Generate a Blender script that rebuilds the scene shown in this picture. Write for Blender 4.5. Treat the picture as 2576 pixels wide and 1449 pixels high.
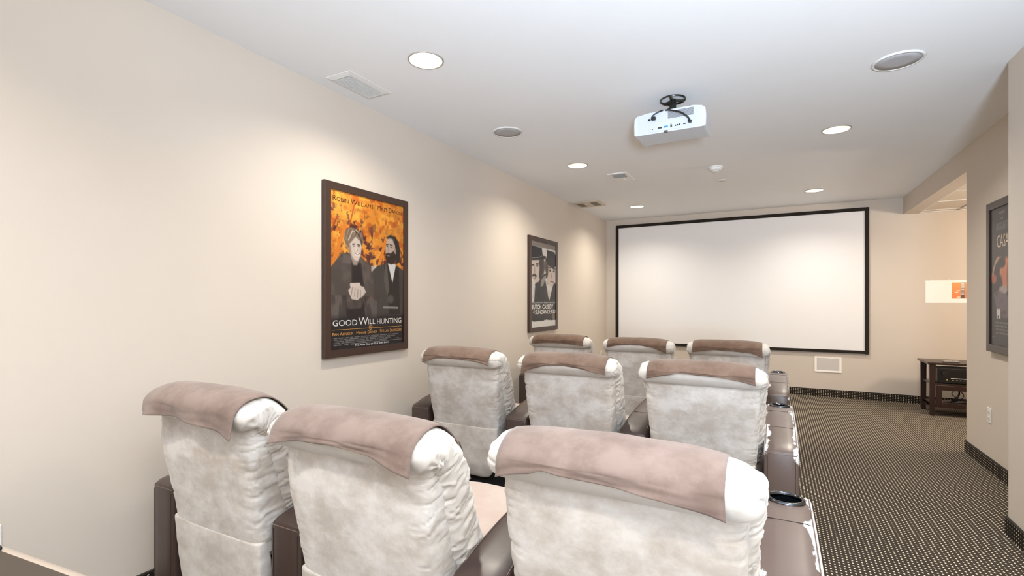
import bpy, bmesh, math, random
import numpy as np
from mathutils import Vector, Matrix, noise

# ------------------------------------------------------------------ scene, camera, light
for o in list(bpy.data.objects):
    bpy.data.objects.remove(o)
S = bpy.context.scene
C = S.collection
PI = math.pi
R = math.radians

YAW = -0.4919
cam_d = bpy.data.cameras.new('camera')
cam_d.sensor_width = 36
cam_d.lens = 1230.4 / 2576 * 36
cam_d.shift_y = 33.5 / 2576
cam_d.clip_start = 0.02
cam = bpy.data.objects.new('camera', cam_d)
C.objects.link(cam)
cam.location = (2.425, 0.0, 1.284)
cam.rotation_euler = (R(90), 0, -YAW)
S.camera = cam

S.view_settings.view_transform = 'Standard'
S.view_settings.look = 'None'
S.view_settings.gamma = 1
S.view_settings.use_curve_mapping = False
S.view_settings.exposure = -0.05

wd = bpy.data.worlds.new('world')
S.world = wd
wd.use_nodes = True
wd.node_tree.nodes['Background'].inputs[0].default_value = (0.9, 0.95, 1, 1)
wd.node_tree.nodes['Background'].inputs[1].default_value = 0.0

CAN_POWER = 19.0
CAN_COL = (1.0, 0.925, 0.80)
DAY_POWER = 26.0
DAY_COL = (1.0, 0.96, 0.96)
FILL_POWER = 150.0
FILL_COL = (0.82, 1.0, 1.22)
SIDE_POWER = 88.0
SIDE_COL = (1.0, 0.88, 0.75)
CANS = [(0.75, 2.13), (0.75, 4.47), (0.75, 6.80), (2.845, 2.13), (2.845, 4.47), (2.845, 6.80), (0.75, -0.2), (2.845, -0.2)]


def area(name, loc, rot, size, power, col, spread=180, shape='RECTANGLE', size_y=None):
    l = bpy.data.lights.new(name, 'AREA')
    l.shape = shape
    l.size = size
    if size_y:
        l.size_y = size_y
    l.energy = power
    l.color = col
    l.spread = R(spread)
    o = bpy.data.objects.new(name, l)
    C.objects.link(o)
    o.location = loc
    o.rotation_euler = rot
    return o


# unseen area light added for the daylight from behind the camera
area('daylight', (1.75, -2.16, 1.45), (R(90), 0, 0), 2.6, DAY_POWER, DAY_COL, 180, 'RECTANGLE', 1.9)
# unseen fill light added to brighten the ceiling like a bounced flash
area('bounce_fill', (2.95, -1.05, 1.15), (R(180 - 43), 0, R(-3)), .4, FILL_POWER, FILL_COL, 118, 'SQUARE')
# unseen lamp added for the brightness of the side room beyond the opening
_l = bpy.data.lights.new('side_room_lamp', 'POINT')
_l.energy = SIDE_POWER
_l.color = SIDE_COL
_l.shadow_soft_size = .12
_o = bpy.data.objects.new('side_room_lamp', _l)
C.objects.link(_o)
_o.location = (5.35, 6.1, 2.0)

H = 2.6      # ceiling
L = 7.805    # screen wall
XR = 3.868   # right wall with poster
XN = 3.559   # nearer right wall
YJ = 3.655
YA = 5.4925
ZS = 2.386   # soffit underside
YB = -2.2
XS = 6.2     # side room


# ------------------------------------------------------------------ materials
def srgb(*c):
    f = lambda v: v / 12.92 if v <= 0.04045 else ((v + 0.055) / 1.055) ** 2.4
    return tuple(f(x / 255) for x in c) + (1,)


class NT:
    def __init__(s, name):
        s.m = bpy.data.materials.new(name)
        s.m.use_nodes = True
        s.t = s.m.node_tree
        s.b = s.t.nodes['Principled BSDF']
        s.L = s.t.links.new

    def n(s, typ, **kw):
        nd = s.t.nodes.new(typ)
        for k, v in kw.items():
            if hasattr(nd, k):
                setattr(nd, k, v)
        return nd

    def coord(s, which='Object', scale=(1, 1, 1), loc=(0, 0, 0)):
        tc = s.n('ShaderNodeTexCoord')
        mp = s.n('ShaderNodeMapping')
        mp.inputs['Scale'].default_value = scale
        mp.inputs['Location'].default_value = loc
        s.L(tc.outputs[which], mp.inputs[0])
        return mp.outputs[0]

    def noise(s, vec, scale, detail=4, rough=.55):
        nz = s.n('ShaderNodeTexNoise')
        nz.inputs['Scale'].default_value = scale
        nz.inputs['Detail'].default_value = detail
        nz.inputs['Roughness'].default_value = rough
        s.L(vec, nz.inputs['Vector'])
        return nz.outputs['Fac']

    def math(s, op, a, b=None, c=None, clamp=False):
        m = s.n('ShaderNodeMath', operation=op)
        m.use_clamp = clamp
        for i, x in enumerate((a, b, c)):
            if x is None:
                continue
            if isinstance(x, (int, float)):
                m.inputs[i].default_value = x
            else:
                s.L(x, m.inputs[i])
        return m.outputs[0]

    def mix(s, fac, a, b):
        m = s.n('ShaderNodeMix', data_type='RGBA')
        for sock, x in ((m.inputs[0], fac), (m.inputs[6], a), (m.inputs[7], b)):
            if isinstance(x, (int, float, tuple)):
                sock.default_value = x
            else:
                s.L(x, sock)
        return m.outputs[2]

    def ramp(s, fac, stops):
        r = s.n('ShaderNodeValToRGB')
        el = r.color_ramp.elements
        while len(el) < len(stops):
            el.new(.5)
        for e, (p, c) in zip(el, stops):
            e.position = p
            e.color = c
        s.L(fac, r.inputs[0])
        return r.outputs[0]

    def bump(s, h, strength=.3, dist=.01):
        b = s.n('ShaderNodeBump')
        b.inputs['Strength'].default_value = strength
        b.inputs['Distance'].default_value = dist
        s.L(h, b.inputs['Height'])
        s.L(b.outputs[0], s.b.inputs['Normal'])

    def set(s, **kw):
        for k, v in kw.items():
            k = k.replace('_', ' ')
            if isinstance(v, (int, float, tuple)):
                s.b.inputs[k].default_value = v
            else:
                s.L(v, s.b.inputs[k])
        return s.m


def plain(name, col, rough=.5, metal=0, **kw):
    t = NT(name)
    return t.set(Base_Color=col, Roughness=rough, Metallic=metal, **kw)


def paint(name, col, tex=220, st=.06):
    t = NT(name)
    v = t.coord()
    n = t.noise(v, tex, 2)
    t.bump(n, st, .002)
    c2 = tuple(x * .96 for x in col[:3]) + (1,)
    t.set(Base_Color=t.mix(t.noise(v, 1.3, 3), col, c2), Roughness=.75)
    t.b.inputs['Specular IOR Level'].default_value = .25
    return t.m


def suede(name, dark, light, seed=0, wr=.35):
    t = NT(name)
    v = t.coord(loc=(seed * 3.1, seed, 0))
    vs = t.coord(scale=(1, 1, 1.5), loc=(seed, seed * 2.3, 0))
    a = t.noise(vs, 6.5, 6, .68)
    b = t.noise(v, 17, 5, .65)
    f = t.math('ADD', t.math('MULTIPLY', a, .7), t.math('MULTIPLY', b, .3))
    col = t.ramp(f, [(.40, dark), (.50, tuple((x + y) / 2 for x, y in zip(dark, light))), (.60, light)])
    h = t.math('ADD', t.math('MULTIPLY', t.noise(vs, 6, 3, .5), 1.0), t.math('MULTIPLY', t.noise(v, 500, 2), .04))
    t.bump(h, wr, .012)
    t.set(Base_Color=col, Roughness=.85)
    t.b.inputs['Sheen Weight'].default_value = .25
    t.b.inputs['Sheen Roughness'].default_value = .5
    t.b.inputs['Specular IOR Level'].default_value = .2
    return t.m


def leather(name, col, rough=.36, peel=0.0, side=0):
    t = NT(name)
    v = t.coord()
    h = t.noise(v, 260, 3)
    big = t.noise(v, 9, 3)
    t.bump(t.math('ADD', t.math('MULTIPLY', h, .25), big), .25, .004)
    c2 = tuple(x * 1.25 for x in col[:3]) + (1,)
    base = t.mix(t.noise(v, 5, 3), col, c2)
    r = t.math('ADD', t.math('MULTIPLY', big, .15), rough - .07)
    if peel > 0:
        sx = t.n('ShaderNodeSeparateXYZ')
        t.L(v, sx.inputs[0])
        x, y, z = sx.outputs
        ex = t.math('MAXIMUM', t.math('MULTIPLY', x, 1.0), t.math('MULTIPLY', x, -.93))
        edge = t.math('MULTIPLY', t.math('SUBTRACT', ex, .064), 32)          # across the top edges
        vs = t.coord(scale=(1, .28, 1))
        n1 = t.math('MULTIPLY', t.math('SUBTRACT', t.noise(vs, 34, 6, .7), .5), 2.6)
        n2 = t.math('MULTIPLY', t.math('SUBTRACT', t.noise(v, 5.5, 2), .5), 3.2)
        zz = t.math('MULTIPLY', t.math('SUBTRACT', .55, z), 14, clamp=True)   # fades down the sides
        m = t.math('ADD', t.math('ADD', edge, n1), n2)
        m = t.math('SUBTRACT', m, t.math('MULTIPLY', zz, 1.1))
        m = t.math('MULTIPLY', t.math('ADD', m, peel - 1.0), 6, clamp=True)
        base = t.mix(m, base, (.72, .72, .74, 1))
        r = t.math('ADD', r, t.math('MULTIPLY', m, .4))
    t.set(Base_Color=base, Roughness=r)
    t.b.inputs['Specular IOR Level'].default_value = .7
    t.b.inputs['Coat Weight'].default_value = .3
    t.b.inputs['Coat Roughness'].default_value = .32
    t.b.inputs['Sheen Weight'].default_value = .06
    t.b.inputs['Sheen Roughness'].default_value = .35
    t.b.inputs['Sheen Tint'].default_value = (.9, .78, .7, 1)
    return t.m


def carpet(name, vertical=False, axis=0):
    """dark brown loop carpet with a woven grid of ivory dots"""
    t = NT(name)
    tc = t.n('ShaderNodeTexCoord')
    sx = t.n('ShaderNodeSeparateXYZ')
    t.L(tc.outputs['Object'], sx.inputs[0])
    if vertical:
        u, w = sx.outputs[axis], sx.outputs[2]
        pu, pw = .0268, .0200
        ru, rw = .0045, .0032
    else:
        u, w = sx.outputs[0], sx.outputs[1]
        pu, pw = .0200, .0268
        ru, rw = .0040, .0056
    def cell(a, p):
        f = t.math('FRACT', t.math('DIVIDE', t.math('ADD', a, 10 * p + .004), p))
        return t.math('MULTIPLY', t.math('SUBTRACT', f, .5), p)
    du = t.math('DIVIDE', cell(u, pu), ru)
    dw = t.math('DIVIDE', cell(w, pw), rw)
    d = t.math('SQRT', t.math('ADD', t.math('MULTIPLY', du, du), t.math('MULTIPLY', dw, dw)))
    v = t.coord()
    d = t.math('ADD', d, t.math('MULTIPLY', t.math('SUBTRACT', t.noise(v, 700, 2), .5), .5))
    dot = t.math('MULTIPLY', t.math('SUBTRACT', 1.12, d), 4, clamp=True)
    weave = t.noise(v, 480, 3, .6)
    base = t.ramp(weave, [(.35, srgb(40, 34, 30)), (.65, srgb(76, 66, 58))])
    wear = t.noise(v, 2.2, 4)
    base = t.mix(t.math('MULTIPLY', wear, .35), base, srgb(92, 82, 72))
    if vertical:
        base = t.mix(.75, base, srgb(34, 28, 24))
    col = t.mix(dot, base, srgb(232, 222, 200))
    t.bump(t.math('ADD', t.math('MULTIPLY', dot, .8), weave), .5, .003)
    t.set(Base_Color=col, Roughness=.95)
    t.b.inputs['Specular IOR Level'].default_value = .1
    return t.m


def glass_pane(name):
    m = bpy.data.materials.new(name)
    m.use_nodes = True
    nt = m.node_tree
    nt.nodes.clear()
    out = nt.nodes.new('ShaderNodeOutputMaterial')
    mx = nt.nodes.new('ShaderNodeMixShader')
    tr = nt.nodes.new('ShaderNodeBsdfTransparent')
    gl = nt.nodes.new('ShaderNodeBsdfGlossy')
    fr = nt.nodes.new('ShaderNodeFresnel')
    fr.inputs[0].default_value = 1.35
    gl.inputs['Roughness'].default_value = .12
    tr.inputs[0].default_value = (.97, .97, .97, 1)
    ml = nt.nodes.new('ShaderNodeMath'); ml.operation = 'MULTIPLY'; ml.inputs[1].default_value = .55
    nt.links.new(fr.outputs[0], ml.inputs[0])
    nt.links.new(ml.outputs[0], mx.inputs[0])
    nt.links.new(tr.outputs[0], mx.inputs[1])
    nt.links.new(gl.outputs[0], mx.inputs[2])
    nt.links.new(mx.outputs[0], out.inputs[0])
    return m


def vcol_print(name):
    t = NT(name)
    a = t.n('ShaderNodeVertexColor')
    a.layer_name = 'Col'
    t.set(Base_Color=a.outputs[0], Roughness=.45)
    return t.m


WALL = paint('wall_paint', (.66, .585, .505, 1))
WALLW = WALL
CEIL = paint('ceiling_paint', (.87, .875, .88, 1))
TILE = paint('ceiling_tile', (.74, .66, .56, 1), 90, .2)
CARPET = carpet('carpet')
SKX = carpet('carpet_skirting_x', True, 0)
SKY_ = carpet('carpet_skirting_y', True, 1)
BIND = plain('carpet_binding', srgb(40, 34, 29), .9)
WHITE = plain('white_plastic', srgb(236, 234, 230), .4)
OFFW = plain('painted_metal_white', srgb(222, 220, 216), .5)
GRILL = plain('speaker_mesh', srgb(176, 175, 176), .7)
DARKV = plain('vent_shadow', srgb(70, 66, 62), .9)
GREYM = plain('grey_mesh', srgb(140, 140, 138), .7)
BLACK = plain('black_plastic', srgb(22, 22, 24), .35)
BLKG = plain('black_gloss', srgb(12, 16, 20), .12)
VELVET = plain('black_velvet', srgb(30, 22, 12), .9)
SCREEN = plain('projection_screen_fabric', (.85, .835, .83, 1), .9)
FRAME = plain('espresso_frame', srgb(62, 44, 36), .38)
FRAME3 = plain('grey_black_frame', srgb(70, 62, 56), .4)
CHROME = plain('smoked_chrome', srgb(88, 90, 95), .15, 1)
GLASS = glass_pane('picture_glass')
PRINT = vcol_print('poster_ink')
PRWHITE = plain('poster_text_white', srgb(245, 242, 236), .5)
PRORG = plain('poster_text_orange', srgb(232, 170, 88), .5)
PRDARK = plain('poster_text_dark', srgb(60, 34, 22), .5)
PRGREY = plain('poster_text_grey', srgb(120, 114, 112), .5)
WOODD = plain('dark_brown_wood', srgb(44, 26, 21), .3)
WOODM = plain('dark_console_wood', srgb(62, 52, 42), .5)
SUEDE = [suede('beige_suede_%s' % 'abc'[i], (.48, .425, .37, 1), (.69, .655, .62, 1), i * 1.7, .16) for i in range(3)]
SUEDES = [suede('beige_suede_flap_%s' % 'abc'[i], (.47, .415, .36, 1), (.66, .615, .57, 1), i * 2.3 + 5, .12) for i in range(3)]
PILLOW = suede('cream_suede_pillow', (.58, .53, .475, 1), (.66, .62, .575, 1), 3, .15)
BROWN = [suede('brown_suede_%s' % 'abc'[i], c1, c2, i * 1.3 + 8, .12) for i, (c1, c2) in enumerate((  # one suede; lighting per row is put into the colour, farther rows darker
    ((.175, .118, .095, 1), (.255, .185, .155, 1)), ((.125, .076, .053, 1), (.19, .128, .097, 1)), ((.115, .066, .042, 1), (.175, .11, .078, 1))))]
LEATH = leather('brown_leather', (.034, .0175, .0135, 1), .42)
LEATHP = leather('peeling_brown_leather', (.095, .065, .055, 1), .36, peel=1.25)  # peeling edges; base lightened to stand in for glare on the arm tops
LEATHQ = leather('worn_brown_leather', (.08, .052, .043, 1), .36, peel=.8)  # lighter peeling; base also lifted to carry the glare on top
SEATM = suede('pinkish_beige_suede', (.46, .355, .30, 1), (.51, .41, .355, 1), 6, .12)
BASEM = plain('black_underside_fabric', srgb(14, 14, 15), .9)
CANR = plain('can_reflector', (.36, .29, .23, 1), .35)
TRIM = plain('trim_satin', srgb(168, 160, 150), .4)


def emis(name, col, st):
    t = NT(name)
    t.b.inputs['Emission Color'].default_value = col
    t.b.inputs['Emission Strength'].default_value = st
    return t.set(Base_Color=col)


LAMP = emis('lamp_lens', (1, .93, .82, 1), 9)


# ------------------------------------------------------------------ mesh helpers
def prop(o, label=None, cat=None, group=None, kind=None):
    if label: o['label'] = label
    if cat: o['category'] = cat
    if group: o['group'] = group
    if kind: o['kind'] = kind
    return o


def empty(name, loc, rz=0, **kw):
    o = bpy.data.objects.new(name, None)
    o.empty_display_size = .05
    C.objects.link(o)
    o.location = loc
    o.rotation_euler = (0, 0, rz)
    return prop(o, **kw)


def link(name, me, mat, parent=None, smooth=False, **kw):
    o = bpy.data.objects.new(name, me)
    C.objects.link(o)
    if mat is not None:
        for m in (mat if isinstance(mat, (list, tuple)) else [mat]):
            me.materials.append(m)
    if smooth:
        me.polygons.foreach_set('use_smooth', [True] * len(me.polygons))
    if parent:
        o.parent = parent
    return prop(o, **kw)


def from_bm(name, bm, mat, parent=None, smooth=False, **kw):
    bmesh.ops.recalc_face_normals(bm, faces=bm.faces)
    me = bpy.data.meshes.new(name)
    bm.to_mesh(me)
    bm.free()
    return link(name, me, mat, parent, smooth, **kw)


def bx(bm, x0, x1, y0, y1, z0, z1, bev=0, seg=2):
    r = bmesh.ops.create_cube(bm, size=1)
    vs = r['verts']
    for v in vs:
        v.co = Vector(((x0 + x1) / 2 + v.co.x * (x1 - x0), (y0 + y1) / 2 + v.co.y * (y1 - y0), (z0 + z1) / 2 + v.co.z * (z1 - z0)))
    if bev:
        es = list({e for v in vs for e in v.link_edges})
        bmesh.ops.bevel(bm, geom=es, offset=bev, segments=seg, profile=.5, affect='EDGES')
    return bm


def box(name, x0, x1, y0, y1, z0, z1, mat, parent=None, bev=0, seg=2, **kw):
    return from_bm(name, bx(bmesh.new(), x0, x1, y0, y1, z0, z1, bev, seg), mat, parent, bev > 0 and seg > 1 and False, **kw)


def sheet(name, x0, x1, y, z0, z1, mat, parent):
    me = bpy.data.meshes.new(name)
    me.from_pydata([(x0, y, z0), (x1, y, z0), (x1, y, z1), (x0, y, z1)], [], [(0, 1, 2, 3)])
    return link(name, me, mat, parent)


def lathe(bm, prof, n=32, cx=0, cy=0, cz=0, ax='z', caps=False):
    rings = []
    for r, h in prof:
        ring = []
        for i in range(n):
            a = 2 * PI * i / n
            x, y = r * math.cos(a), r * math.sin(a)
            p = (cx + x, cy + y, cz + h) if ax == 'z' else ((cx + x, cy + h, cz + y) if ax == 'y' else (cx + h, cy + x, cz + y))
            ring.append(bm.verts.new(p))
        rings.append(ring)
    for a, b in zip(rings, rings[1:]):
        for i in range(n):
            bm.faces.new((a[i], a[(i + 1) % n], b[(i + 1) % n], b[i]))
    if caps:
        bm.faces.new(rings[0]); bm.faces.new(rings[-1][::-1])
    return bm


def tube(bm, pts, r, n=8):
    pts = [Vector(p) for p in pts]
    rings = []
    up = Vector((.13, .21, .97))
    for i, p in enumerate(pts):
        t = (pts[min(i + 1, len(pts) - 1)] - pts[max(i - 1, 0)]).normalized()
        a = t.cross(up).normalized()
        b = a.cross(t).normalized()
        rr = r[i] if isinstance(r, (list, tuple)) else r
        rings.append([bm.verts.new(p + a * math.cos(2 * PI * k / n) * rr + b * math.sin(2 * PI * k / n) * rr) for k in range(n)])
    for a, b in zip(rings, rings[1:]):
        for i in range(n):
            bm.faces.new((a[i], a[(i + 1) % n], b[(i + 1) % n], b[i]))
    bm.faces.new(rings[0]); bm.faces.new(rings[-1][::-1])
    return bm


def catmull(pts, n):
    """dense samples through tuples of any length"""
    P = [np.array(p, float) for p in pts]
    P = [2 * P[0] - P[1]] + P + [2 * P[-1] - P[-2]]
    out = []
    m = len(P) - 3
    for k in range(n):
        u = k / (n - 1) * m
        i = min(int(u), m - 1)
        f = u - i
        a, b, c, d = P[i:i + 4]
        out.append(.5 * ((2 * b) + (-a + c) * f + (2 * a - 5 * b + 4 * c - d) * f * f + (-a + 3 * b - 3 * c + d) * f ** 3))
    return out


# ------------------------------------------------------------------ structure
def struct(name, x0, x1, y0, y1, z0, z1, mat, **kw):
    return box(name, x0, x1, y0, y1, z0, z1, mat, kind='structure', **kw)


struct('floor', -.1, XS + .1, YB - .1, L + .1, -.1, 0, CARPET)

T = .1
# main ceiling with holes for the recessed cans
cm = bx(bmesh.new(), -.1, XR, YB - .1, L + .1, H, H + .14)
ceil = from_bm('ceiling', cm, CEIL, kind='structure')
cb = bmesh.new()
for (x, y) in CANS:
    lathe(cb, [(.088, -.02), (.088, .12)], 40, x, y, H, caps=True)
cut = from_bm('cut', cb, None)
md = ceil.modifiers.new('b', 'BOOLEAN')
md.operation = 'DIFFERENCE'
md.solver = 'EXACT'
md.object = cut
dg = bpy.context.evaluated_depsgraph_get()
me2 = bpy.data.meshes.new_from_object(ceil.evaluated_get(dg))
ceil.modifiers.clear()
ceil.data = me2
bpy.data.objects.remove(cut)

struct('wall_left', -T, 0, YB - .1, L + .1, 0, H, WALL)
struct('wall_far', 0, XS, L, L + T, 0, H, WALL)
struct('wall_near', 0, XN, YB - T, YB, 0, H, WALL)
struct('wall_right', XR, 4.01, YJ - .1, YA, 0, H, WALL)
struct('wall_entry', XN, XR, YB, YJ, 0, H, WALL)
sof = struct('trim_1', XR, 4.01, YA, L, ZS, H, WALL)
struct('wall_side_room', XS, XS + T, 4.8, L, 0, H, WALL)
struct('wall_side_room_near', 4.01, XS, 4.7, 4.8, 0, H, WALL)
# suspended tile ceiling of the side room
sc = empty('ceiling_side_room', (0, 0, 0), kind='structure')
gb = bmesh.new()
ys = [4.8, 5.215, 5.825, 6.435, 7.045, 7.655, L]
xs = [4.01, 4.40, 5.01, 5.62, XS]
for y in ys[1:-1]:
    bx(gb, 4.01, XS, y - .012, y + .012, ZS + .004, ZS + .03)
for x in xs[1:-1]:
    bx(gb, x - .012, x + .012, 4.8, L, ZS + .003, ZS + .03)
bx(gb, 4.01, 4.032, 4.8, L, ZS + .002, ZS + .03)
bx(gb, 4.01, XS, L - .022, L, ZS + .002, ZS + .03)
from_bm('grid_rail', gb, OFFW, sc)
for i in range(4):
    for j in range(6):
        box('ceiling_tile', xs[i] + .014, xs[i + 1] - .014, ys[j] + .014, ys[j + 1] - .014, ZS + .012, ZS + .04, TILE, sc)
box('upper_slab', 4.01, XS, 4.8, L, ZS + .06, H, OFFW, sc)

# skirting made from the carpet
BH = .10


def skirt(name, x0, x1, y0, y1, mat, ax):
    o = struct(name, x0, x1, y0, y1, 0, BH - .008, mat)
    e = .002
    box('binding_edge', x0 - (e if ax == 'y' else 0), x1 + (e if ax == 'y' else 0), y0 - (e if ax == 'x' else 0), y1 + (e if ax == 'x' else 0), BH - .008, BH, BIND, o)
    return o


skirt('baseboard_left', 0, .011, YB, L, SKY_, 'y')
skirt('baseboard_far', .011, XS, L - .011, L, SKX, 'x')
skirt('baseboard_right', XR - .011, XR, YJ, YA, SKY_, 'y')
skirt('baseboard_right_end', XR - .011, 4.01, YA, YA + .011, SKX, 'x')
skirt('baseboard_entry', XN - .011, XN, YB, YJ + .011, SKY_, 'y')
skirt('baseboard_jog', XN, XR - .011, YJ, YJ + .011, SKX, 'x')


# ------------------------------------------------------------------ text helper
def text_mesh(body, small_caps=False, weight=0.0):
    cu = bpy.data.curves.new('t', 'FONT')
    cu.body = body
    cu.size = 1
    cu.offset = weight
    cu.resolution_u = 3
    if small_caps:
        cu.small_caps_scale = .78
        for f in cu.body_format:
            f.use_small_caps = True
    o = bpy.data.objects.new('t', cu)
    C.objects.link(o)
    dgx = bpy.context.evaluated_depsgraph_get()
    me = bpy.data.meshes.new_from_object(o.evaluated_get(dgx))
    bpy.data.objects.remove(o)
    bpy.data.curves.remove(cu)
    co = np.array([v.co[:] for v in me.vertices])
    fs = [tuple(p.vertices) for p in me.polygons]
    bpy.data.meshes.remove(me)
    return co, fs


def add_text(store, body, x0, x1, z0, z1, yoff=-.001, **kw):
    """store collects verts and faces; fitted to the box x0..x1, z0..z1 facing -Y"""
    co, fs = text_mesh(body, **kw)
    mn, mx = co.min(0), co.max(0)
    X = x0 + (co[:, 0] - mn[0]) / (mx[0] - mn[0]) * (x1 - x0)
    Z = z0 + (co[:, 1] - mn[1]) / (mx[1] - mn[1]) * (z1 - z0)
    b = len(store[0])
    store[0].extend([(a, yoff, c) for a, c in zip(X, Z)])
    store[1].extend([tuple(b + i for i in f) for f in fs])


def add_rect(store, x0, x1, z0, z1, yoff=-.001):
    b = len(store[0])
    store[0].extend([(x0, yoff, z0), (x1, yoff, z0), (x1, yoff, z1), (x0, yoff, z1)])
    store[1].append((b, b + 1, b + 2, b + 3))


def store_obj(name, store, mat, parent, **kw):
    me = bpy.data.meshes.new(name)
    me.from_pydata(store[0], [], store[1])
    return link(name, me, mat, parent, **kw)


# ------------------------------------------------------------------ painted print (vertex colours of a fine grid)
class Canvas:
    def __init__(s, nx, ny, col):
        s.nx, s.ny = nx, ny
        u = (np.arange(nx)) / (nx - 1)
        v = (np.arange(ny)) / (ny - 1)
        s.U, s.V = np.meshgrid(u, v)
        s.A = np.zeros((ny, nx, 3)) + np.array(col) / 255.
        rs = np.random.RandomState(5)
        s.rs = rs

    def fbm(s, fx, fy, seed=0, oct=4):
        rs = np.random.RandomState(seed)
        out = np.zeros_like(s.U)
        amp = 1
        tot = 0
        for o in range(oct):
            gx, gy = int(fx * 2 ** o) + 2, int(fy * 2 ** o) + 2
            g = rs.rand(gy, gx)
            x = s.U * (gx - 1.001); y = s.V * (gy - 1.001)
            i = x.astype(int); j = y.astype(int)
            f = x - i; h = y - j
            f = f * f * (3 - 2 * f); h = h * h * (3 - 2 * h)
            out += amp * ((g[j, i] * (1 - f) + g[j, i + 1] * f) * (1 - h) + (g[j + 1, i] * (1 - f) + g[j + 1, i + 1] * f) * h)
            tot += amp
            amp *= .55
        return out / tot

    def mix(s, mask, col):
        c = np.array(col) / 255.
        s.A = s.A * (1 - mask[..., None]) + c * mask[..., None]

    def poly(s, pts, col, soft=.004, wob=0, seed=1):
        U, V = s.U, s.V
        if wob:
            U = U + (s.fbm(20, 30, seed) - .5) * wob
            V = V + (s.fbm(20, 30, seed + 7) - .5) * wob
        P = np.array(pts)
        ins = np.zeros(U.shape, bool)
        dist = np.full(U.shape, 9.)
        n = len(P)
        for i in range(n):
            (x1, y1), (x2, y2) = P[i], P[(i + 1) % n]
            c = ((y1 > V) != (y2 > V)) & (U < (x2 - x1) * (V - y1) / (y2 - y1 + 1e-12) + x1)
            ins ^= c
            dx, dy = x2 - x1, y2 - y1
            t = np.clip(((U - x1) * dx + (V - y1) * dy) / (dx * dx + dy * dy + 1e-12), 0, 1)
            dist = np.minimum(dist, np.hypot(U - x1 - t * dx, V - y1 - t * dy))
        sd = np.where(ins, dist, -dist)
        m = np.clip(sd / soft + .5, 0, 1)
        s.mix(m, col)
        return m

    def ell(s, cx, cy, rx, ry, col, soft=.15, a=1.0, rot=0):
        ca, sa = math.cos(rot), math.sin(rot)
        X = (s.U - cx) * ca + (s.V - cy) * sa
        Y = -(s.U - cx) * sa + (s.V - cy) * ca
        d = np.sqrt((X / rx) ** 2 + (Y / ry) ** 2)
        m = np.clip((1 - d) / soft + .5, 0, 1) * a
        s.mix(m, col)
        return m

    def line(s, pts, w, col, a=1.0):
        d = np.full(s.U.shape, 9.)
        for (x1, y1), (x2, y2) in zip(pts, pts[1:]):
            dx, dy = x2 - x1, y2 - y1
            t = np.clip(((s.U - x1) * dx + (s.V - y1) * dy) / (dx * dx + dy * dy + 1e-12), 0, 1)
            d = np.minimum(d, np.hypot(s.U - x1 - t * dx, (s.V - y1 - t * dy)))
        s.mix(np.clip((w - d) / .004 + .5, 0, 1) * a, col)

    def mesh(s, name, W, Hh, parent, yoff=0):
        X = (s.U * W - W / 2).ravel()
        Z = ((1 - s.V) * Hh).ravel()
        co = np.stack([X, np.full_like(X, yoff), Z], 1)
        idx = np.arange(s.nx * s.ny).reshape(s.ny, s.nx)
        f = np.stack([idx[:-1, :-1], idx[1:, :-1], idx[1:, 1:], idx[:-1, 1:]], -1).reshape(-1, 4)
        me = bpy.data.meshes.new(name)
        me.from_pydata(co.tolist(), [], f.tolist())
        at = me.color_attributes.new('Col', 'FLOAT_COLOR', 'POINT')
        A = np.clip(s.A, 0, 1)
        lin = np.where(A <= .04045, A / 12.92, ((A + .055) / 1.055) ** 2.4)
        rgba = np.concatenate([lin.reshape(-1, 3), np.ones((s.nx * s.ny, 1))], 1).ravel()
        at.data.foreach_set('color', rgba)
        return link(name, me, PRINT, parent)


def poster_root(name, loc, rz, W, Hh, bw, depth, mat, label, glass=True):
    """frame W x Hh, back on the wall at local y=0, front towards -Y, bottom at z=0"""
    t = empty(name, loc, rz, label=label, cat='poster')
    bm = bmesh.new()
    o = [(-W / 2, 0), (W / 2, 0), (W / 2, Hh), (-W / 2, Hh)]
    i = [(-W / 2 + bw, bw), (W / 2 - bw, bw), (W / 2 - bw, Hh - bw), (-W / 2 + bw, Hh - bw)]
    ys = {}
    for k, (ring, y) in enumerate(((o, -.002), (o, -depth + .003), ([(a * (1 - .006 / W), b + (.003 if b == 0 else -.003)) for a, b in o], -depth), ([(a, b) for a, b in i], -depth), (i, -.0225), (i, -.002))):
        ys[k] = [bm.verts.new((a, y, b)) for a, b in ring]
    for k in range(5):
        for q in range(4):
            bm.faces.new((ys[k][q], ys[k][(q + 1) % 4], ys[k + 1][(q + 1) % 4], ys[k + 1][q]))
    for q in range(4):
        bm.faces.new((ys[5][q], ys[5][(q + 1) % 4], ys[0][(q + 1) % 4], ys[0][q]))
    from_bm('frame', bm, mat, t)
    if glass:
        sheet('glass_pane', -W / 2 + bw, W / 2 - bw, -.0235, bw, Hh - bw, GLASS, t)
    return t


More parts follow.
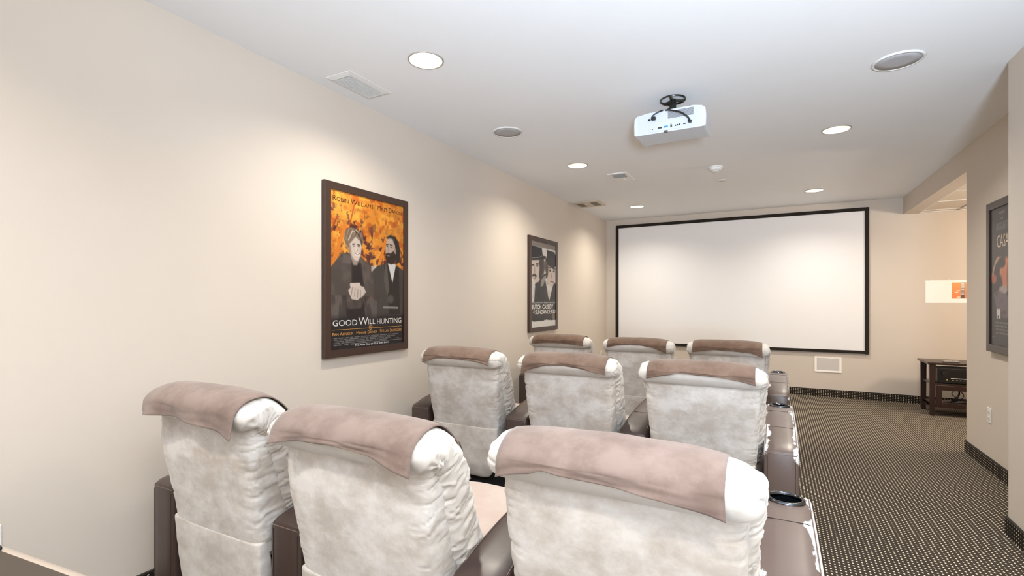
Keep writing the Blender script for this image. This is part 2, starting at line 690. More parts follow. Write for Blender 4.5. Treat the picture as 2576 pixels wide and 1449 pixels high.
# ---- poster 1
def poster_one():
    W, Hh, bw = .766, 1.09, .047
    t = poster_root('framed_poster', (0.001, 2.456, .934), PI / 2, W, Hh, bw, .030, FRAME,
                    'large framed film poster of two seated men under orange autumn leaves, nearest on left wall')
    iw, ih = W - 2 * bw, Hh - 2 * bw
    c = Canvas(210, 310, (232, 150, 50))
    n = c.fbm(9, 14, 3, 5)
    c.mix(np.clip((n - .45) * 5, 0, 1), (250, 178, 66))
    n = c.fbm(14, 20, 11, 4)
    c.mix(np.clip((n - .52) * 7, 0, 1) * .9, (206, 104, 34))
    n = c.fbm(22, 32, 12, 4)
    c.mix(np.clip((n - .545 + .10 * (c.V - .15) * 3) * 12, 0, 1) * np.clip((c.V - .02) * 6 + (.3 - c.U) * 2, .15, 1) * np.clip(1.3 - c.V * .3, 0, 1), (96, 46, 44))
    n = c.fbm(5, 7, 19, 4)
    c.mix(np.clip((n - .5) * 3, 0, 1) * .5, (255, 206, 96))
    c.line([(.0, .50), (.18, .22)], .018, (232, 138, 48)); c.line([(.6, .5), (.72, .28)], .02, (236, 140, 44)); c.line([(-.02, .3), (.08, .17)], .008, (170, 84, 40))
    c.line([(.22, .24), (.30, .05)], .007, (190, 96, 40))
    g = c.fbm(30, 44, 31, 3)
    # bench and dark ground
    c.poly([(-.1, .70), (1.1, .66), (1.1, 1.1), (-.1, 1.1)], (38, 34, 36), .05)
    c.poly([(.52, .455), (.60, .45), (.60, .50), (.52, .51)], (210, 200, 190), .006)
    # right man: coat
    c.poly([(.52, .50), (.60, .455), (.74, .425), (.88, .43), (1.0, .47), (1.08, .5), (1.08, .80), (.60, .80), (.56, .66)], (74, 68, 66), .008, .006)
    c.poly([(.70, .44), (.74, .60), (.78, .79), (.95, .79), (.93, .45)], (42, 38, 38), .006)
    c.poly([(.76, .425), (.83, .565), (.885, .43)], (228, 226, 222), .006)
    c.poly([(.72, .43), (.70, .55), (.75, .66), (.78, .62), (.75, .45)], (96, 90, 86), .006)
    c.ell(.80, .68, .05, .03, (120, 116, 112), .6, .6)
    c.poly([(.69, .73), (.92, .735), (.92, .75), (.69, .745)], (150, 146, 142), .006)
    # head right
    c.poly([(.74, .245), (.80, .225), (.88, .232), (.93, .265), (.95, .33), (.94, .41), (.88, .43), (.86, .35), (.84, .28), (.76, .27)], (50, 40, 38), .012, .012)
    c.poly([(.735, .285), (.75, .255), (.82, .25), (.87, .29), (.875, .35), (.84, .40), (.76, .395), (.73, .35), (.722, .325)], (198, 178, 162), .008)
    c.ell(.875, .335, .014, .022, (170, 146, 132), .4)
    c.poly([(.728, .360), (.76, .350), (.80, .356), (.845, .335), (.88, .36), (.87, .405), (.82, .432), (.76, .425), (.725, .39)], (48, 38, 36), .008, .008)
    c.ell(.765, .372, .026, .005, (150, 112, 100), .6)
    c.line([(.735, .297), (.765, .292)], .0035, (52, 42, 38)); c.line([(.79, .292), (.83, .297)], .0035, (52, 42, 38))
    c.ell(.752, .307, .011, .0035, (60, 48, 44), .5); c.ell(.808, .308, .012, .0035, (60, 48, 44), .5)
    c.line([(.77, .305), (.762, .338), (.776, .341)], .0025, (150, 126, 112))
    c.ell(.80, .262, .05, .018, (216, 198, 184), .8, .6)
    # left man: jacket
    c.poly([(.0, .49), (.12, .40), (.20, .385), (.38, .40), (.50, .455), (.55, .53), (.56, .66), (.45, .665), (.38, .74), (.20, .75), (.16, .705), (-.05, .67), (-.05, .50)], (88, 78, 74), .008, .008)
    m = np.clip((c.fbm(10, 12, 41, 4) - .45) * 4, 0, 1) * (c.U < .56) * (c.V > .42) * (c.V < .70)
    c.mix(m * .35, (132, 120, 112))
    c.poly([(.26, .45), (.38, .44), (.42, .60), (.26, .60)], (44, 38, 40), .02)
    c.poly([(.155, .385), (.145, .45), (.24, .455), (.27, .41)], (110, 100, 94), .006)
    c.poly([(.34, .42), (.40, .455), (.43, .43), (.38, .40)], (104, 94, 88), .006)
    # trousers
    c.poly([(.0, .665), (.12, .655), (.18, .70), (.20, .80), (-.05, .82), (-.05, .68)], (110, 100, 94), .01, .006)
    c.poly([(.42, .70), (.52, .66), (.60, .70), (.60, .82), (.44, .82)], (104, 94, 90), .012, .006)
    m = np.clip((c.fbm(26, 8, 43, 4) - .5) * 6, 0, 1) * (c.V > .66) * (c.V < .82) * (c.U < .62)
    c.mix(m * .5, (40, 36, 38))
    # hands
    c.poly([(.215, .625), (.26, .595), (.33, .585), (.42, .60), (.445, .635), (.40, .665), (.33, .69), (.26, .68)], (216, 200, 188), .006, .006)
    for k in range(4):
        c.line([(.27 + k * .035, .605 + k * .006), (.255 + k * .04, .655 + k * .008)], .0025, (110, 92, 84))
    c.line([(.25, .59), (.36, .585)], .012, (222, 206, 194))
    # head left
    c.poly([(.24, .38), (.36, .40), (.33, .46), (.28, .46)], (168, 150, 138), .01)
    c.ell(.215, .335, .016, .026, (190, 168, 152), .3)
    c.poly([(.225, .29), (.26, .255), (.35, .25), (.385, .29), (.388, .35), (.375, .395), (.345, .428), (.305, .43), (.26, .405), (.232, .36)], (222, 206, 192), .010)
    c.poly([(.225, .32), (.25, .34), (.262, .40), (.30, .43), (.26, .42), (.228, .37)], (176, 154, 140), .012)
    c.poly([(.165, .30), (.18, .245), (.25, .215), (.33, .222), (.40, .25), (.415, .30), (.392, .335), (.36, .29), (.31, .275), (.27, .30), (.236, .325), (.225, .355), (.19, .335)], (140, 120, 102), .008, .008)
    c.line([(.22, .30), (.27, .24), (.33, .235)], .006, (216, 198, 172)); c.line([(.30, .235), (.37, .27), (.395, .32)], .005, (60, 46, 40))
    c.line([(.27, .325), (.30, .321)], .0035, (60, 46, 40)); c.line([(.335, .323), (.365, .325)], .0035, (60, 46, 40))
    c.ell(.335, .388, .032, .010, (250, 246, 240), .3); c.line([(.30, .378), (.335, .392), (.368, .378)], .0025, (120, 84, 74))
    c.ell(.322, .352, .010, .018, (238, 224, 212), .6)
    c.ell(.285, .335, .012, .004, (70, 56, 50), .5); c.ell(.350, .334, .011, .004, (70, 56, 50), .5)
    c.line([(.325, .335), (.335, .362), (.320, .366)], .0025, (170, 140, 124))
    for q in range(9):
        c.line([(.19 + q * .022, .30 - .03 * math.sin(q * .4)), (.22 + q * .021, .235), (.26 + q * .016, .222)], .0022, ((196, 176, 150), (96, 76, 62))[q % 2], .8)
    # bottom dark band
    c.mix(np.clip((c.V - .775) / .05, 0, 1) * .93, (40, 37, 40))
    c.mesh('poster_print', iw, ih, t, -.020).location.z = bw
    ix0, iz1 = -iw / 2, bw + ih
    X = lambda u: ix0 + u * iw
    Z = lambda v: iz1 - v * ih
    yo = -.0206
    s = ([], [])
    add_text(s, 'Robin Williams', X(.03), X(.545), Z(.067), Z(.033), yo, small_caps=True)
    add_text(s, 'Matt Damon', X(.61), X(.97), Z(.067), Z(.033), yo, small_caps=True)
    store_obj('name_lettering', s, PRDARK, t, kind='stuff', label='dark small capital names across the orange leaves')
    s = ([], [])
    add_text(s, 'GOOD', X(.03), X(.33), Z(.852), Z(.815), yo)
    add_text(s, 'W', X(.345), X(.475), Z(.852), Z(.803), yo)
    add_text(s, 'ILL', X(.48), X(.572), Z(.850), Z(.815), yo)
    add_text(s, 'HUNTING', X(.60), X(.968), Z(.852), Z(.815), yo)
    add_text(s, 'The New Film by Gus Van Sant', X(.30), X(.77), Z(.989), Z(.977), yo, small_caps=True, weight=.02)
    add_rect(s, X(.30), X(.97), Z(.9715), Z(.9705), yo)
    store_obj('title_lettering', s, PRWHITE, t, label='white film title lettering')
    s = ([], [])
    add_rect(s, X(.02), X(.48), Z(.877), Z(.8745), yo)
    add_rect(s, X(.54), X(.98), Z(.877), Z(.8745), yo)
    for k in range(18):
        a0, a1 = 2 * PI * k / 18, 2 * PI * (k + 1) / 18
        b = len(s[0])
        ra, rb = .0165, .0125
        s[0].extend([(X(.51) + ra * math.cos(a0), yo, Z(.872) + ra * math.sin(a0)), (X(.51) + ra * math.cos(a1), yo, Z(.872) + ra * math.sin(a1)),
                     (X(.51) + rb * math.cos(a1), yo, Z(.872) + rb * math.sin(a1)), (X(.51) + rb * math.cos(a0), yo, Z(.872) + rb * math.sin(a0))])
        s[1].append((b, b + 1, b + 2, b + 3))
    for dx, dz in ((-.004, -.002), (.004, -.002), (0, .004)):
        add_rect(s, X(.51) + dx - .003, X(.51) + dx + .003, Z(.872) + dz - .003, Z(.872) + dz + .003, yo)
    add_text(s, 'Ben Affleck', X(.025), X(.28), Z(.912), Z(.893), yo, small_caps=True)
    add_text(s, 'Minnie Driver', X(.32), X(.60), Z(.912), Z(.893), yo, small_caps=True)
    add_text(s, 'Stellan Skarsg\u00e5rd', X(.64), X(.975), Z(.912), Z(.889), yo, small_caps=True)
    store_obj('cast_lettering', s, PRORG, t, label='orange cast names, rule and round emblem')
    s = ([], [])
    rnd = random.Random(4)
    for r in range(4):
        x = .03 + rnd.random() * .05
        while x < .9 - r * .05:
            w = .03 + rnd.random() * .10
            add_rect(s, X(x), X(min(x + w, .97)), Z(.932 + r * .0105), Z(.9255 + r * .0105), yo)
            x += w + .015
    for x in (.04, .08, .17, .25, .88):
        add_rect(s, X(x), X(x + .05), Z(.976 if x < .5 else .963), Z(.968 if x < .5 else .957), yo)
    store_obj('credit_block', s, PRGREY, t, kind='stuff', label='grey block of fine print credits')


poster_one()


# ---- poster 2
def poster_two():
    W, Hh, bw = .80, 1.09, .050
    t = poster_root('framed_poster', (0.001, 5.285, .935), PI / 2, W, Hh, bw, .030, FRAME,
                    'framed film poster of two men in dark hats, farther one on left wall')
    iw, ih = W - 2 * bw, Hh - 2 * bw
    c = Canvas(130, 230, (236, 234, 230))
    c.mix(np.clip((.062 - c.V) / .004, 0, 1), (150, 140, 134))
    # coats
    c.poly([(.1, .55), (.2, .46), (.42, .40), (.56, .36), (.72, .38), (1.05, .50), (1.05, .93), (.0, .93), (.05, .7)], (50, 46, 46), .008, .01)
    c.poly([(.0, .45), (.16, .52), (.12, .70), (-.02, .72)], (230, 226, 222), .01)
    c.poly([(.55, .42), (.63, .56), (.72, .70), (.80, .60), (.92, .47), (.80, .50), (.66, .42)], (236, 232, 228), .008)
    c.poly([(.40, .44), (.36, .52), (.46, .52), (.60, .40), (.56, .38)], (168, 160, 154), .01)
    m = np.clip((c.fbm(14, 22, 5, 4) - .5) * 6, 0, 1) * (c.V > .45) * (c.V < .9)
    c.mix(m * .25, (120, 112, 108))
    # faces
    c.ell(.20, .34, .20, .145, (222, 210, 200), .12)
    c.ell(.43, .28, .10, .12, (96, 80, 72), .3)
    c.poly([(.30, .22), (.45, .20), (.44, .36), (.36, .46), (.30, .40), (.34, .30)], (74, 60, 54), .02)
    c.ell(.80, .365, .175, .155, (226, 212, 200), .12)
    c.ell(.60, .27, .09, .07, (120, 104, 92), .3)
    c.ell(.63, .32, .05, .09, (90, 76, 68), .4)
    c.line([(.03, .285), (.12, .28)], .008, (60, 50, 46)); c.line([(.19, .265), (.29, .262)], .008, (60, 50, 46))
    c.ell(.24, .285, .035, .012, (50, 42, 40), .5)
    c.poly([(.05, .395), (.14, .375), (.22, .40), (.19, .425), (.12, .405), (.06, .42)], (58, 42, 38), .01)
    c.line([(.10, .435), (.18, .43)], .006, (150, 110, 98)); c.line([(-.02, .43), (.07, .445)], .004, (240, 238, 234))
    c.ell(.14, .34, .02, .05, (190, 172, 160), .6)
    c.line([(.70, .29), (.80, .285)], .008, (60, 50, 46)); c.line([(.88, .29), (.98, .295)], .008, (60, 50, 46))
    c.ell(.76, .32, .04, .013, (56, 46, 42), .5); c.ell(.93, .325, .04, .013, (56, 46, 42), .5)
    c.ell(.83, .385, .02, .03, (180, 160, 148), .6); c.line([(.77, .455), (.91, .46)], .006, (130, 90, 80))
    # hats
    c.poly([(-.05, .06), (.42, .065), (.44, .12), (.46, .155), (.60, .155), (.56, .19), (.35, .21), (-.05, .235)], (38, 36, 38), .008)
    c.poly([(.62, .075), (.95, .085), (1.0, .12), (1.02, .20), (1.05, .23), (.94, .285), (.78, .28), (.66, .25), (.56, .19), (.62, .16)], (44, 40, 42), .008)
    c.line([(-.02, .205), (.3, .185), (.42, .16)], .004, (150, 146, 142))
    # torn white foot
    m = np.clip((c.V - .925 - (c.fbm(16, 3, 8, 3) - .5) * .09) / .01, 0, 1)
    c.mix(m, (236, 234, 230))
    c.poly([(.87, .85), (.97, .85), (.97, .92), (.87, .92)], (140, 124, 104), .01)
    c.mesh('poster_print', iw, ih, t, -.020).location.z = bw
    X = lambda u: -iw / 2 + u * iw
    Z = lambda v: bw + ih - v * ih
    yo = -.0206
    s = ([], [])
    add_text(s, 'PAUL NEWMAN   ROBERT REDFORD', X(.04), X(.98), Z(.722), Z(.703), yo)
    add_text(s, 'BUTCH CASSIDY', X(.02), X(.90), Z(.79), Z(.735), yo, weight=.03)
    add_text(s, '&', X(.09), X(.14), Z(.815), Z(.795), yo)
    add_text(s, 'THE', X(.07), X(.14), Z(.838), Z(.822), yo)
    add_text(s, 'SUNDANCE KID', X(.16), X(.99), Z(.85), Z(.798), yo, weight=.03)
    store_obj('title_lettering', s, PRWHITE, t, label='bold white film title lettering')


poster_two()


# ---- poster 3
def poster_three():
    W, Hh, bw = .76, 1.10, .055
    t = poster_root('framed_poster', (XR - .001, 4.945 - .38, .912), -PI / 2, W, Hh, bw, .032, FRAME3,
                    'framed dark film poster half hidden behind the wall corner, on right wall')
    iw, ih = W - 2 * bw, Hh - 2 * bw
    c = Canvas(110, 200, (66, 56, 54))
    m = np.clip((c.fbm(8, 12, 4, 4) - .45) * 3, 0, 1)
    c.mix(m * .3, (84, 70, 66))
    c.ell(.30, .52, .22, .17, (60, 46, 42), .3)
    c.poly([(.02, .50), (.06, .44), (.10, .40), (.16, .37), (.22, .35), (.30, .36), (.40, .42), (.36, .42), (.24, .375), (.14, .41), (.09, .46), (.05, .53)], (206, 166, 138), .012, .02)
    c.ell(.09, .515, .075, .035, (196, 110, 78), .5)
    c.ell(.36, .50, .12, .11, (232, 150, 108), .3)
    c.ell(.42, .47, .13, .10, (222, 138, 100), .3)
    c.ell(.30, .40, .10, .04, (60, 44, 40), .5)
    c.ell(.24, .56, .08, .07, (66, 48, 44), .5)
    c.ell(.34, .60, .12, .03, (190, 174, 172), .5)
    c.poly([(.08, .62), (.20, .60), (.35, .63), (.60, .62), (.8, .72), (.6, .80), (.22, .80), (.14, .72)], (120, 102, 108), .02, .03)
    m = np.clip((c.fbm(12, 20, 9, 4) - .5) * 6, 0, 1) * (c.V > .6) * (c.V < .8)
    c.mix(m * .6, (58, 46, 52))
    c.ell(.65, .5, .2, .17, (90, 66, 58), .4)
    c.poly([(.16, .735), (.26, .735), (.26, .805), (.16, .805)], (238, 234, 228), .006)
    c.poly([(.19, .785), (.22, .785), (.22, .80), (.19, .80)], (60, 50, 50), .006)
    c.mesh('poster_print', iw, ih, t, -.020).location.z = bw
    X = lambda u: -iw / 2 + u * iw
    Z = lambda v: bw + ih - v * ih
    yo = -.0206
    s = ([], [])
    add_text(s, 'CASABLANCA', X(.18), X(.96), Z(.29), Z(.20), yo, weight=-.01)
    store_obj('title_lettering', s, plain('poster_text_cream', srgb(236, 214, 184), .5), t, label='cream film title lettering')
    s = ([], [])
    add_text(s, 'BOGART', X(.16), X(.48), Z(.165), Z(.11), yo, weight=.02)
    add_text(s, 'BERGMAN', X(.52), X(.92), Z(.165), Z(.11), yo, weight=.02)
    rnd = random.Random(9)
    for r in range(4):
        x = .10 + rnd.random() * .06
        while x < .85:
            w = .05 + rnd.random() * .12
            add_rect(s, X(x), X(min(x + w, .9)), Z(.842 + r * .025), Z(.828 + r * .025), yo)
            x += w + .02
    add_rect(s, X(.22), X(.38), Z(.05), Z(.035), yo)
    add_rect(s, X(.26), X(.34), Z(.088), Z(.08), yo)
    add_rect(s, X(.04), X(.10), Z(.945), Z(.938), yo)
    store_obj('credit_block', s, PRGREY, t, kind='stuff', label='grey names and credit lines')


poster_three()

# ------------------------------------------------------------------ projection screen
SW0, SW1, SZ0, SZ1 = .165, 3.512, .594, 2.507
t = empty('projection_screen', ((SW0 + SW1) / 2, L - .001, SZ0), 0, label='large white projection screen in a black velvet frame on far wall', cat='screen')
w2, hh, b = (SW1 - SW0) / 2, SZ1 - SZ0, .045
box('screen_surface', -w2 + b - .01, w2 - b + .01, -.020, -.014, b - .01, hh - b + .01, SCREEN, t)
for (x0, x1, z0, z1) in ((-w2, -w2 + b, 0, hh), (w2 - b, w2, 0, hh), (-w2 + b, w2 - b, hh - b, hh), (-w2 + b, w2 - b, .006, b)):
    box('frame_bar', x0, x1, -.032, -.012, z0, z1, VELVET, t, .003)
box('back_frame', -w2 + .02, w2 - .02, -.013, 0, .02, hh - .02, BLACK, t)

# ------------------------------------------------------------------ ceiling things
can_labels = {
    (0.75, 2.13): 'round recessed ceiling light nearest the camera, beside the left air vent',
    (0.75, 4.47): 'round recessed ceiling light between the left ceiling speaker and the square panel',
    (0.75, 6.80): 'small recessed ceiling light above the left end of the projection screen',
    (2.845, 2.13): 'round recessed ceiling light near the right ceiling speaker, out of the frame above',
    (2.845, 4.47): 'round recessed ceiling light to the right of the white projector',
    (2.845, 6.80): 'small recessed ceiling light above the right end of the projection screen',
    (0.75, -.2): 'recessed ceiling light behind the camera, on the left',
    (2.845, -.2): 'recessed ceiling light behind the camera, on the right'}
trim_me = refl_me = lens_me = None
for (x, y) in CANS:
    t = empty('recessed_light', (x, y, H), label=can_labels[(x, y)], cat='ceiling light', group='recessed lights in the ceiling')
    if trim_me is None:
        bm = lathe(bmesh.new(), [(.086, .03), (.0865, -.003), (.090, -.006), (.096, -.005), (.098, 0), (.098, .001), (.087, .001)], 48)
        o1 = from_bm('trim_ring', bm, TRIM, t, True)
        bm = lathe(bmesh.new(), [(.0865, -.002), (.083, .03), (.074, .062), (.0735, .064), (.0735, .066)], 48)
        bm.faces.ensure_lookup_table()
        o2 = from_bm('reflector', bm, CANR, t, True)
        bm = lathe(bmesh.new(), [(.073, .048), (.068, .040), (.05, .036), (.0, .034)], 40)
        o3 = from_bm('lens', bm, LAMP, t, True)
        trim_me, refl_me, lens_me = o1.data, o2.data, o3.data
    else:
        for nm, me in (('trim_ring', trim_me), ('reflector', refl_me), ('lens', lens_me)):
            o = bpy.data.objects.new(nm, me); C.objects.link(o); o.parent = t
    a = area('bulb', (0, 0, .028), (0, 0, 0), .13, CAN_POWER, CAN_COL, 142, 'DISK')
    a.parent = t

# ceiling speakers
for (x, y, lab) in ((.60, 3.334, 'round grey ceiling speaker nearer the left wall'), (3.022, 3.352, 'round grey ceiling speaker nearer the right wall')):
    t = empty('ceiling_speaker', (x, y, H), label=lab, cat='speaker', group='round ceiling speakers')
    from_bm('trim_ring', lathe(bmesh.new(), [(.104, -.0055), (.106, -.009), (.115, -.008), (.120, 0), (.104, 0)], 48), OFFW, t, True)
    from_bm('speaker_grille', lathe(bmesh.new(), [(.104, 0), (.104, -.006), (.06, -.0068), (0, -.007)], 48), GRILL, t, True)


def vent_frame(bm, x0, x1, y0, y1, i0, i1, j0, j1, d=.012):
    o = [(x0, y0), (x1, y0), (x1, y1), (x0, y1)]
    i = [(i0, j0), (i1, j0), (i1, j1), (i0, j1)]
    rings = [[bm.verts.new((a, b_, z)) for a, b_ in r] for r, z in ((o, 0), (o, -.003), (i, -d), (i, 0))]
    for k in range(3):
        for q in range(4):
            bm.faces.new((rings[k][q], rings[k][(q + 1) % 4], rings[k + 1][(q + 1) % 4], rings[k + 1][q]))
    return bm


# eggcrate vent
t = empty('air_vent', (.198, 2.19, H), label='white rectangular air vent with a fine eggcrate grid by the left wall', cat='vent')
from_bm('vent_frame', vent_frame(bmesh.new(), -.098, .098, -.172, .172, -.068, .068, -.142, .142), OFFW, t)
bm = bmesh.new()
n = 11
for k in range(n):
    x = -.068 + .136 * (k + .5) / n
    bx(bm, x - .0011, x + .0011, -.142, .142, -.010, -.001)
n = 23
for k in range(n):
    y = -.142 + .284 * (k + .5) / n
    bx(bm, -.068, .068, y - .0011, y + .0011, -.0102, -.001)
from_bm('eggcrate_grid', bm, OFFW, t, kind='stuff')
box('duct_backing', -.068, .068, -.142, .142, -.0018, -.0003, plain('duct_grey', srgb(118, 124, 134), .8), t)

# panel with a grey grille
t = empty('ceiling_panel', (1.006, 5.087, H), label='small white ceiling panel with a grey grille in its near half', cat='panel')
box('panel_plate', -.1, .1, -.174, .174, -.012, 0, WHITE, t, .004)
box('panel_grille', -.066, .066, -.138, -.005, -.0145, -.011, GREYM, t, .002)
for k in range(11):
    y = -.132 + k * .012
    box('grille_slat', -.062, .062, y, y + .004, -.0165, -.014, plain('slat_grey', srgb(160, 160, 158), .6) if k == 0 else bpy.data.materials['slat_grey'], t)
from_bm('sensor_dome', lathe(bmesh.new(), [(.018, -.012), (.015, -.017), (0, -.019)], 20, .01, .08), OFFW, t, True)

# fan grille
t = empty('fan_grille', (.228, 6.285, H), label='square white louvred exhaust grille in the far left corner of the ceiling', cat='vent')
box('grille_plate', -.185, .185, -.185, .185, -.016, 0, plain('aged_white', srgb(206, 194, 176), .5), t, .006)
for sx in (-1, 1):
    for k in range(6):
        x = sx * (.058 + k * .0155)
        box('louvre_slot', x - .0042, x + .0042, -.115, .115, -.0172, -.0155, bpy.data.materials['vent_shadow'], t)
box('centre_plate', -.04, .04, -.05, .05, -.022, -.015, bpy.data.materials['aged_white'], t, .003)

# smoke detector and sprinkler cover
t = empty('smoke_detector', (1.92, 5.164, H), label='small white domed smoke detector on the ceiling in front of the screen', cat='smoke detector')
from_bm('mounting_ring', lathe(bmesh.new(), [(.066, 0), (.066, -.010), (.060, -.013), (0, -.013)], 40), WHITE, t, True)
from_bm('detector_body', lathe(bmesh.new(), [(.055, -.012), (.053, -.030), (.046, -.036), (0, -.036)], 40), WHITE, t, False)
from_bm('sensing_cap', lathe(bmesh.new(), [(.030, -.035), (.028, -.046), (.02, -.050), (0, -.052)], 32), OFFW, t, True)
t = from_bm('sprinkler_cover', lathe(bmesh.new(), [(.038, 0), (.040, -.006), (.036, -.009), (0, -.010)], 36), OFFW, None, True,
            label='flat white round cover disc on the ceiling beyond the smoke detector', cat='ceiling cover')
t.location = (1.93, 5.755, H)


# ------------------------------------------------------------------ projector
def projector():
    t = empty('projector', (1.842, 3.17, 2.350), R(-.6), label='white video projector hanging from a black ceiling mount', cat='projector')
    PW = plain('projector_white', srgb(198, 202, 208), .4)
    w = .219
    # body cross-section in (x,z) seen from behind, swept in y
    prof = [(-w + .012, 0), (w - .012, 0), (w, .012), (w + .002, .075), (w - .004, .116), (w - .02, .128), (.15, .138), (-.12, .138), (-w + .02, .128), (-w + .004, .116), (-w - .002, .075), (-w, .012)]
    bm = bmesh.new()
    rings = []
    for y, s, dz in ((0, .985, .001), (.006, 1, 0), (.15, 1, 0), (.235, .985, .004), (.268, .93, .014), (.280, .84, .03)):
        rings.append([bm.verts.new((x * s, y, dz + z * (1 - dz / .1 * .8))) for x, z in prof])
    for a, b_ in zip(rings, rings[1:]):
        for i in range(len(prof)):
            bm.faces.new((a[i], a[(i + 1) % len(prof)], b_[(i + 1) % len(prof)], b_[i]))
    bm.faces.new(rings[0]); bm.faces.new(rings[-1][::-1])
    from_bm('body', bm, PW, t)
    for s in (-1, 1):
        box('side_cap', s * (w - .010) - .008, s * (w - .010) + .008, -.002, .25, .004, .108, plain('projector_grey', srgb(206, 206, 206), .4), t, .004)
    box('connector_panel', -.125, .17, -.0025, .001, .012, .070, PW, t, .001)
    # vent louvres
    for k in range(9):
        z = .082 + k * .0052
        box('vent_slot', -.005, .148, -.0012, .0005, z, z + .0024, DARKV, t)
    for k, (x, z, r, m) in enumerate(((.016, .040, .0045, GREYM), (.016, .030, .0055, DARKV), (.042, .030, .0042, CHROME), (.054, .031, .0042, CHROME), (.066, .032, .0042, CHROME), (-.100, .028, .003, BLACK))):
        from_bm('socket', lathe(bmesh.new(), [(r, 0), (r, -.006), (r * .5, -.006), (r * .5, -.003), (0, -.003)], 14, x, -.002, z, 'y'), m, t)
    box('video_port', -.066, -.040, -.006, 0, .026, .036, DARKV, t, .002)
    box('video_port', -.030, -.004, -.006, 0, .028, .038, plain('port_blue', srgb(60, 140, 190), .4), t, .002, label='blue video port')
    box('data_port', .088, .102, -.005, 0, .029, .035, BLACK, t)
    box('lock_slot', -.030, -.006, -.002, .010, -.001, .010, plain('lock_brown', srgb(90, 74, 70), .6), t)
    box('power_switch', -.128, -.112, -.006, 0, .085, .098, BLACK, t, .001)
    box('power_plug', -.105, -.078, -.022, 0, .082, .104, BLACK, t, .004)
    box('cable_plug', .118, .140, -.030, 0, .030, .044, BLACK, t, .005)
    cb = bmesh.new()
    tube(cb, catmull([(-.102, -.018, .098), (-.085, -.02, .115), (-.045, -.01, .134), (-.02, .04, .150), (-.01, .10, .17)], 24), .0045)
    tube(cb, catmull([(.13, -.028, .040), (.118, -.040, .060), (.085, -.045, .088), (.045, -.04, .108), (0, -.02, .128), (-.03, .03, .145), (-.012, .09, .175)], 30), .0052)
    from_bm('cable', cb, BLACK, t, True)
    for x, y in ((-.118, .05), (.118, .05), (-.118, .21), (.118, .21)):
        from_bm('mount_screw', lathe(bmesh.new(), [(.004, .125), (.004, .158), (0, .159)], 10, x, y), BLACK, t)
    # mount: ring plate on the ceiling, hub, spider arms
    bm = bmesh.new()
    top = H - 2.350
    lathe(bm, [(.072, top - .003), (.072, top - .008), (.080, top - .010), (.082, top - .005), (.080, top), (.072, top - .0005)], 40, 0, .135)
    for k in range(3):
        a = k * 2 * PI / 3 + .5
        d = Vector((math.cos(a), math.sin(a), 0))
        pts = [Vector((0, .135, top - .008)) + d * r_ for r_ in (.01, .075)]
        tube(bm, pts, .008, 6)
    from_bm('mount_plate', bm, CHROME if False else plain('mount_dark_metal', srgb(46, 46, 42), .3, .6), t)
    MM = bpy.data.materials['mount_dark_metal']
    from_bm('mount_hub', lathe(bmesh.new(), [(.020, top - .002), (.022, .175), (.045, .165), (.045, .146), (.012, .140)], 20, 0, .135), MM, t)
    for sx, sy in ((-1, -1), (1, -1), (-1, 1), (1, 1)):
        bm = bmesh.new()
        tube(bm, catmull([(0, .135, .150), (sx * .05, .135 + sy * .03, .152), (sx * .10, .13 + sy * .07, .148), (sx * .118, .13 + sy * .08, .138)], 10), .006, 6)
        from_bm('mount_arm', bm, MM, t, True)
    bm = lathe(bmesh.new(), [(.026, 0), (.026, .018), (.0, .018)], 24, -.10, .268, .055, 'y')
    from_bm('lens', bm, BLKG, t)


projector()


# ------------------------------------------------------------------ wall things
def outlet(loc, rz, label, cover=WHITE, holes=True):
    t = empty('wall_outlet', loc, rz, label=label, cat='outlet', group='white wall outlets')
    box('cover_plate', -.036, .036, -.006, 0, -.058, .058, cover, t, .003)
    for s in (-1, 1):
        box('socket_face', -.017, .017, -.009, -.005, s * .024 - .014, s * .024 + .014, OFFW, t, .003)
        if holes:
            for x in (-.007, .007):
                box('socket_slot', x - .0012, x + .0012, -.0094, -.0085, s * .024 - .004, s * .024 + .005, BLACK, t)
    return t


outlet((0, .640, .435), PI / 2, 'white wall outlet at the left picture edge near the dark console')
o = outlet((0, 7.52, .445), PI / 2, 'white wall outlet in the far left corner, seen between front seats')
box('power_adapter', -.02, .02, -.035, -.006, -.055, -.005, BLACK, o, .004)
outlet((XR, 4.98, .420), -PI / 2, 'white wall outlet on right wall below the dark poster')

# in-wall speaker
t = empty('wall_speaker', (3.063, L, .333), 0, label='white rectangular in-wall speaker below the projection screen', cat='speaker')
bm = bmesh.new()
o_ = [(-.153, 0), (.153, 0), (.153, .205), (-.153, .205)]
i_ = [(-.128, .022), (.128, .022), (.128, .183), (-.128, .183)]
rings = [[bm.verts.new((a, y, z)) for a, z in r] for r, y in ((o_, 0), (o_, -.010), (i_, -.008), (i_, 0))]
for k in range(3):
    for q in range(4):
        bm.faces.new((rings[k][q], rings[k][(q + 1) % 4], rings[k + 1][(q + 1) % 4], rings[k + 1][q]))
from_bm('speaker_frame', bm, plain('warm_white', srgb(250, 244, 236), .5), t)
box('speaker_grille', -.128, .128, -.006, -.001, .022, .183, plain('pale_grille', srgb(206, 200, 196), .8), t)

